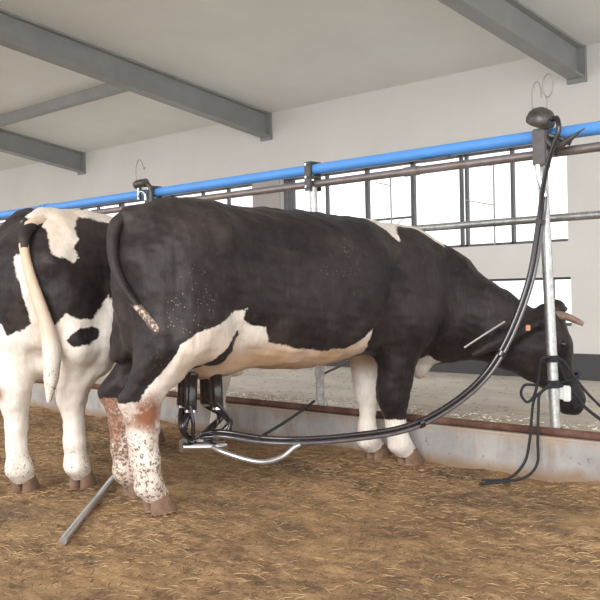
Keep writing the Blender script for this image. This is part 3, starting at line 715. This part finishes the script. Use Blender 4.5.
def shifted(S, a, b): # offset in the plane across the hose
    out = []
    for i, p in enumerate(S):
        t = Vector(S[min(i + 1, len(S) - 1)]) - Vector(S[max(i - 1, 0)]); t.normalize(); n = t.cross(fw).normalized()
        out.append(tuple(Vector(p) + n * a + fw * b))
    return out
MB().tube(shifted(S, .011, 0), .0125, 14).build('milk_tube', 'rubber', w, off=hp[0])
S2 = shifted(S, -.0125, .004)[:83] + [(-2.445, 4.275, 1.43)]
MB().tube(S2, .0105, 14).build('pulse_tube', 'clear', w, off=hp[0])
for i in (44, 62, 80):
    p = Vector(S[i]); t = (Vector(S[i + 1]) - p).normalized()
    MB().tube([tuple(p - t * .012), tuple(p + t * .012)], .026, 16).build('strap', 'rubber', w, off=hp[0])
sp = [(-3.493, 2.896, 0.254), (-3.401, 2.929, 0.216), (-3.267, 3.018, 0.175), (-3.207, 3.105, 0.188), (-3.172, 3.165, 0.232), (-3.155, 3.19, 0.245)]
w = empty('drain_tube', sp[0], label='short silver tube curving from the claw up to the hose', cat='tube')
MB().tube(spline(sp, 8), .0125, 14).build('tube', 'greytube', w, off=sp[0])
MB().tube([sp[0], tuple(Vector(sp[0]) * .75 + Vector(sp[1]) * .25)], .017, 14).build('sleeve', 'rubber', w, off=sp[0])
o = MB().tube([(-3.25, 1.955, .022), (-3.70, 2.377, .022), (-4.16, 2.81, .022)], .016, 16).build('floor_pipe', 'greytube'); tag(o, 'smooth grey pipe lying on the straw between the two cows', 'pipe')

o = MB().tube(spline([(-3.289, 3.05, .285), (-3.62, 3.55, .275), (-3.92, 4.0, .275), (-4.09, 4.27, .285)], 8), .008, 8).build('thin_hose', 'rope'); tag(o, 'thin dark tube from the twin hose up to the foot of the post', 'hose')
# ------------------------------------------------------------------ ropes
def rope(pts, lab, r=.0075):
    o = MB().tube(spline(pts, 8), r, 8).build('tether_rope', 'rope'); tag(o, lab, 'rope'); return o
rope([(-2.455, 4.318, 0.614), (-2.429, 4.394, 0.591), (-2.395, 4.454, 0.501), (-2.341, 4.506, 0.406), (-2.261, 4.584, 0.30), (-2.15, 4.68, .20), (-2.0, 4.8, .165)], 'dark rope from the upper band on the post down to the right')
rope([(-2.445, 4.320, 0.481), (-2.429, 4.42, 0.45), (-2.395, 4.481, 0.394), (-2.356, 4.49, 0.344), (-2.305, 4.54, 0.286), (-2.25, 4.593, 0.235), (-2.15, 4.66, .175), (-2.05, 4.74, .162)], 'dark rope from the lower band on the post down to the right', .009)
rope([(-2.46, 4.32, 0.616), (-2.489, 4.279, 0.602), (-2.527, 4.311, 0.495), (-2.542, 4.294, 0.413), (-2.568, 4.268, 0.383), (-2.59, 4.248, 0.425), (-2.575, 4.262, 0.470), (-2.53, 4.30, .47)], 'dark rope dropping left of the post into a small loop')
rope([(-2.461, 4.32, 0.479), (-2.49, 4.276, 0.439), (-2.527, 4.262, 0.386), (-2.515, 4.20, 0.203), (-2.52, 4.15, 0.09), (-2.56, 4.06, 0.02), (-2.66, 3.98, .012)], 'dark rope hanging over the kerb, left strand of the two')
rope([(-2.461, 4.32, 0.468), (-2.494, 4.272, 0.429), (-2.495, 4.255, 0.347), (-2.47, 4.20, 0.202), (-2.455, 4.17, 0.10), (-2.475, 4.12, 0.04), (-2.53, 4.05, 0.015), (-2.62, 3.90, 0.012)], 'dark rope hanging over the kerb, right strand of the two')
o = MB().tube(spline([(-2.79, 4.425, .79), (-2.87, 4.345, .722), (-2.96, 4.285, .652)], 6), .006, 8).build('neck_chain', 'wire'); tag(o, 'thin pale chain lying along the ear of the profile cow, left of the hose', 'chain')
# head collar on the profile cow
hal = []
hw = MB()
def ringpts(a, n0, nr, sr, m=22):
    return [H1(a + .0 * math.cos(t), n0 + nr * math.cos(t), sr * math.sin(t)) for t in [2 * math.pi * q / m for q in range(m + 1)]]
hw.tube(ringpts(.37, -.085, .105, .10), .008, 8, cap=False)
for s in (-1, 1): hw.tube(spline([H1(.37, -.085, s * .10), H1(.25, -.10, s * .125), H1(.10, -.10, s * .128), H1(.0, -.06, s * .10), H1(-.05, -.05, 0)], 6), .008, 8)
o = hw.build('halter', 'rope', cow1)
sp_ = [(2.12, -.52, .74), (2.135, -.515, .82), (2.20, -.45, .875), (2.27, -.40, .87)]
o = MB().tube(spline(sp_, 6), .007, 8).build('neck_strap', 'yellowish', cow1); o['label'] = 'pale yellowish strap over the neck'

# ------------------------------------------------------------------ straw and feed (stuff)
def strands(name, mat, N, box, zf, lmin, lmax, r, label, cat, dens=None):
    V = []; Fc = []; c = 0
    while c < N:
        x = random.uniform(box[0], box[1]); y = random.uniform(box[2], box[3])
        if dens and random.random() > dens(x, y): continue
        L = random.uniform(lmin, lmax); a = random.uniform(0, math.pi); tilt = random.gauss(0, .10); z = zf + random.uniform(0, .010)
        d = Vector((math.cos(a) * math.cos(tilt), math.sin(a) * math.cos(tilt), math.sin(tilt))) * L / 2
        n = Vector((-math.sin(a), math.cos(a), 0)) * r; u = Vector((0, 0, r)); p = Vector((x, y, z + abs(d.z)))
        b = len(V)
        bend = Vector((0, 0, -.12 * L * random.random()))
        for q, sc in ((p - d + bend, .6), (p, 1), (p + d + bend, .6)):
            V += [q - n * sc, q + n * sc, q + u * 1.6 * sc]
        for g in (0, 3):
            Fc += [(b + g, b + g + 3, b + g + 5, b + g + 2), (b + g + 2, b + g + 5, b + g + 4, b + g + 1), (b + g + 1, b + g + 4, b + g + 3, b + g)]
        Fc += [(b, b + 1, b + 2), (b + 8, b + 7, b + 6)]; c += 1
    o = mesh_obj(name, V, Fc, mat); tag(o, label, cat, kind='stuff'); return o
vis = lambda x, y: 1.0 if (-.5 < (x * rt.x + y * rt.y) / max(.1, (x * fw.x + y * fw.y)) / .34 + .0 or True) and abs((x * rt.x + y * rt.y)) < .36 * (x * fw.x + y * fw.y) + .2 else 0
cl_n = lambda x, y: (.5 + .5 * math.sin(2.1 * x + 1.3 * y) * math.sin(1.7 * y - .9 * x + 1)) * vis(x, y) + .15
strands('straw', 'straw', 7000, (-8, -.8, 1.6, 4.2), .002, .012, .055, .0010, 'pale loose straw scattered over the stall floor', 'straw', lambda x, y: cl_n(x, y) if vis(x, y) else 0)
strands('muddy_straw', 'strawd', 9000, (-8, -.8, 1.6, 4.2), .002, .012, .05, .0016, 'dark trampled straw scattered over the stall floor', 'straw', lambda x, y: (1 - cl_n(x, y) * .7) if vis(x, y) else 0)
strands('feed_scraps', 'feed', 1500, (-6.5, -1.4, 4.88, 5.5), .153, .008, .028, .0035, 'white scraps of feed lying behind the kerb rail', 'feed', lambda x, y: math.exp(-((y - 5.0) / .14) ** 2) * (.1 + max(0, math.sin(2.6 * x + .6)) ** 2))
strands('hay_scraps', 'strawd', 700, (-7.5, -1.2, 4.4, 7.3), .152, .012, .04, .0015, 'brown scraps of hay scattered on the pale feed alley', 'hay')

# ------------------------------------------------------------------ light
wd = bpy.data.worlds.new('world'); scene.world = wd; wd.use_nodes = True; nt = wd.node_tree
bg = nt.nodes['Background']; bg.inputs[0].default_value = (.97, .985, 1, 1); bg.inputs[1].default_value = 1.15
def sun(name, rot, e, ang, c):
    l = bpy.data.lights.new(name, 'SUN'); l.energy = e; l.angle = math.radians(ang); l.color = c
    o = bpy.data.objects.new(name, l); COL.objects.link(o); o.rotation_euler = rot; return o
dv = Vector((-.42, .80, -.42)); q = dv.to_track_quat('-Z', 'Y').to_euler()
sun('sun', q, 1.6, 35, (1, .97, .93))
vs = scene.view_settings; vs.view_transform = 'Standard'; vs.look = 'None'; vs.gamma = 1; vs.use_curve_mapping = False; vs.exposure = .85
scene.cycles.use_denoising = True
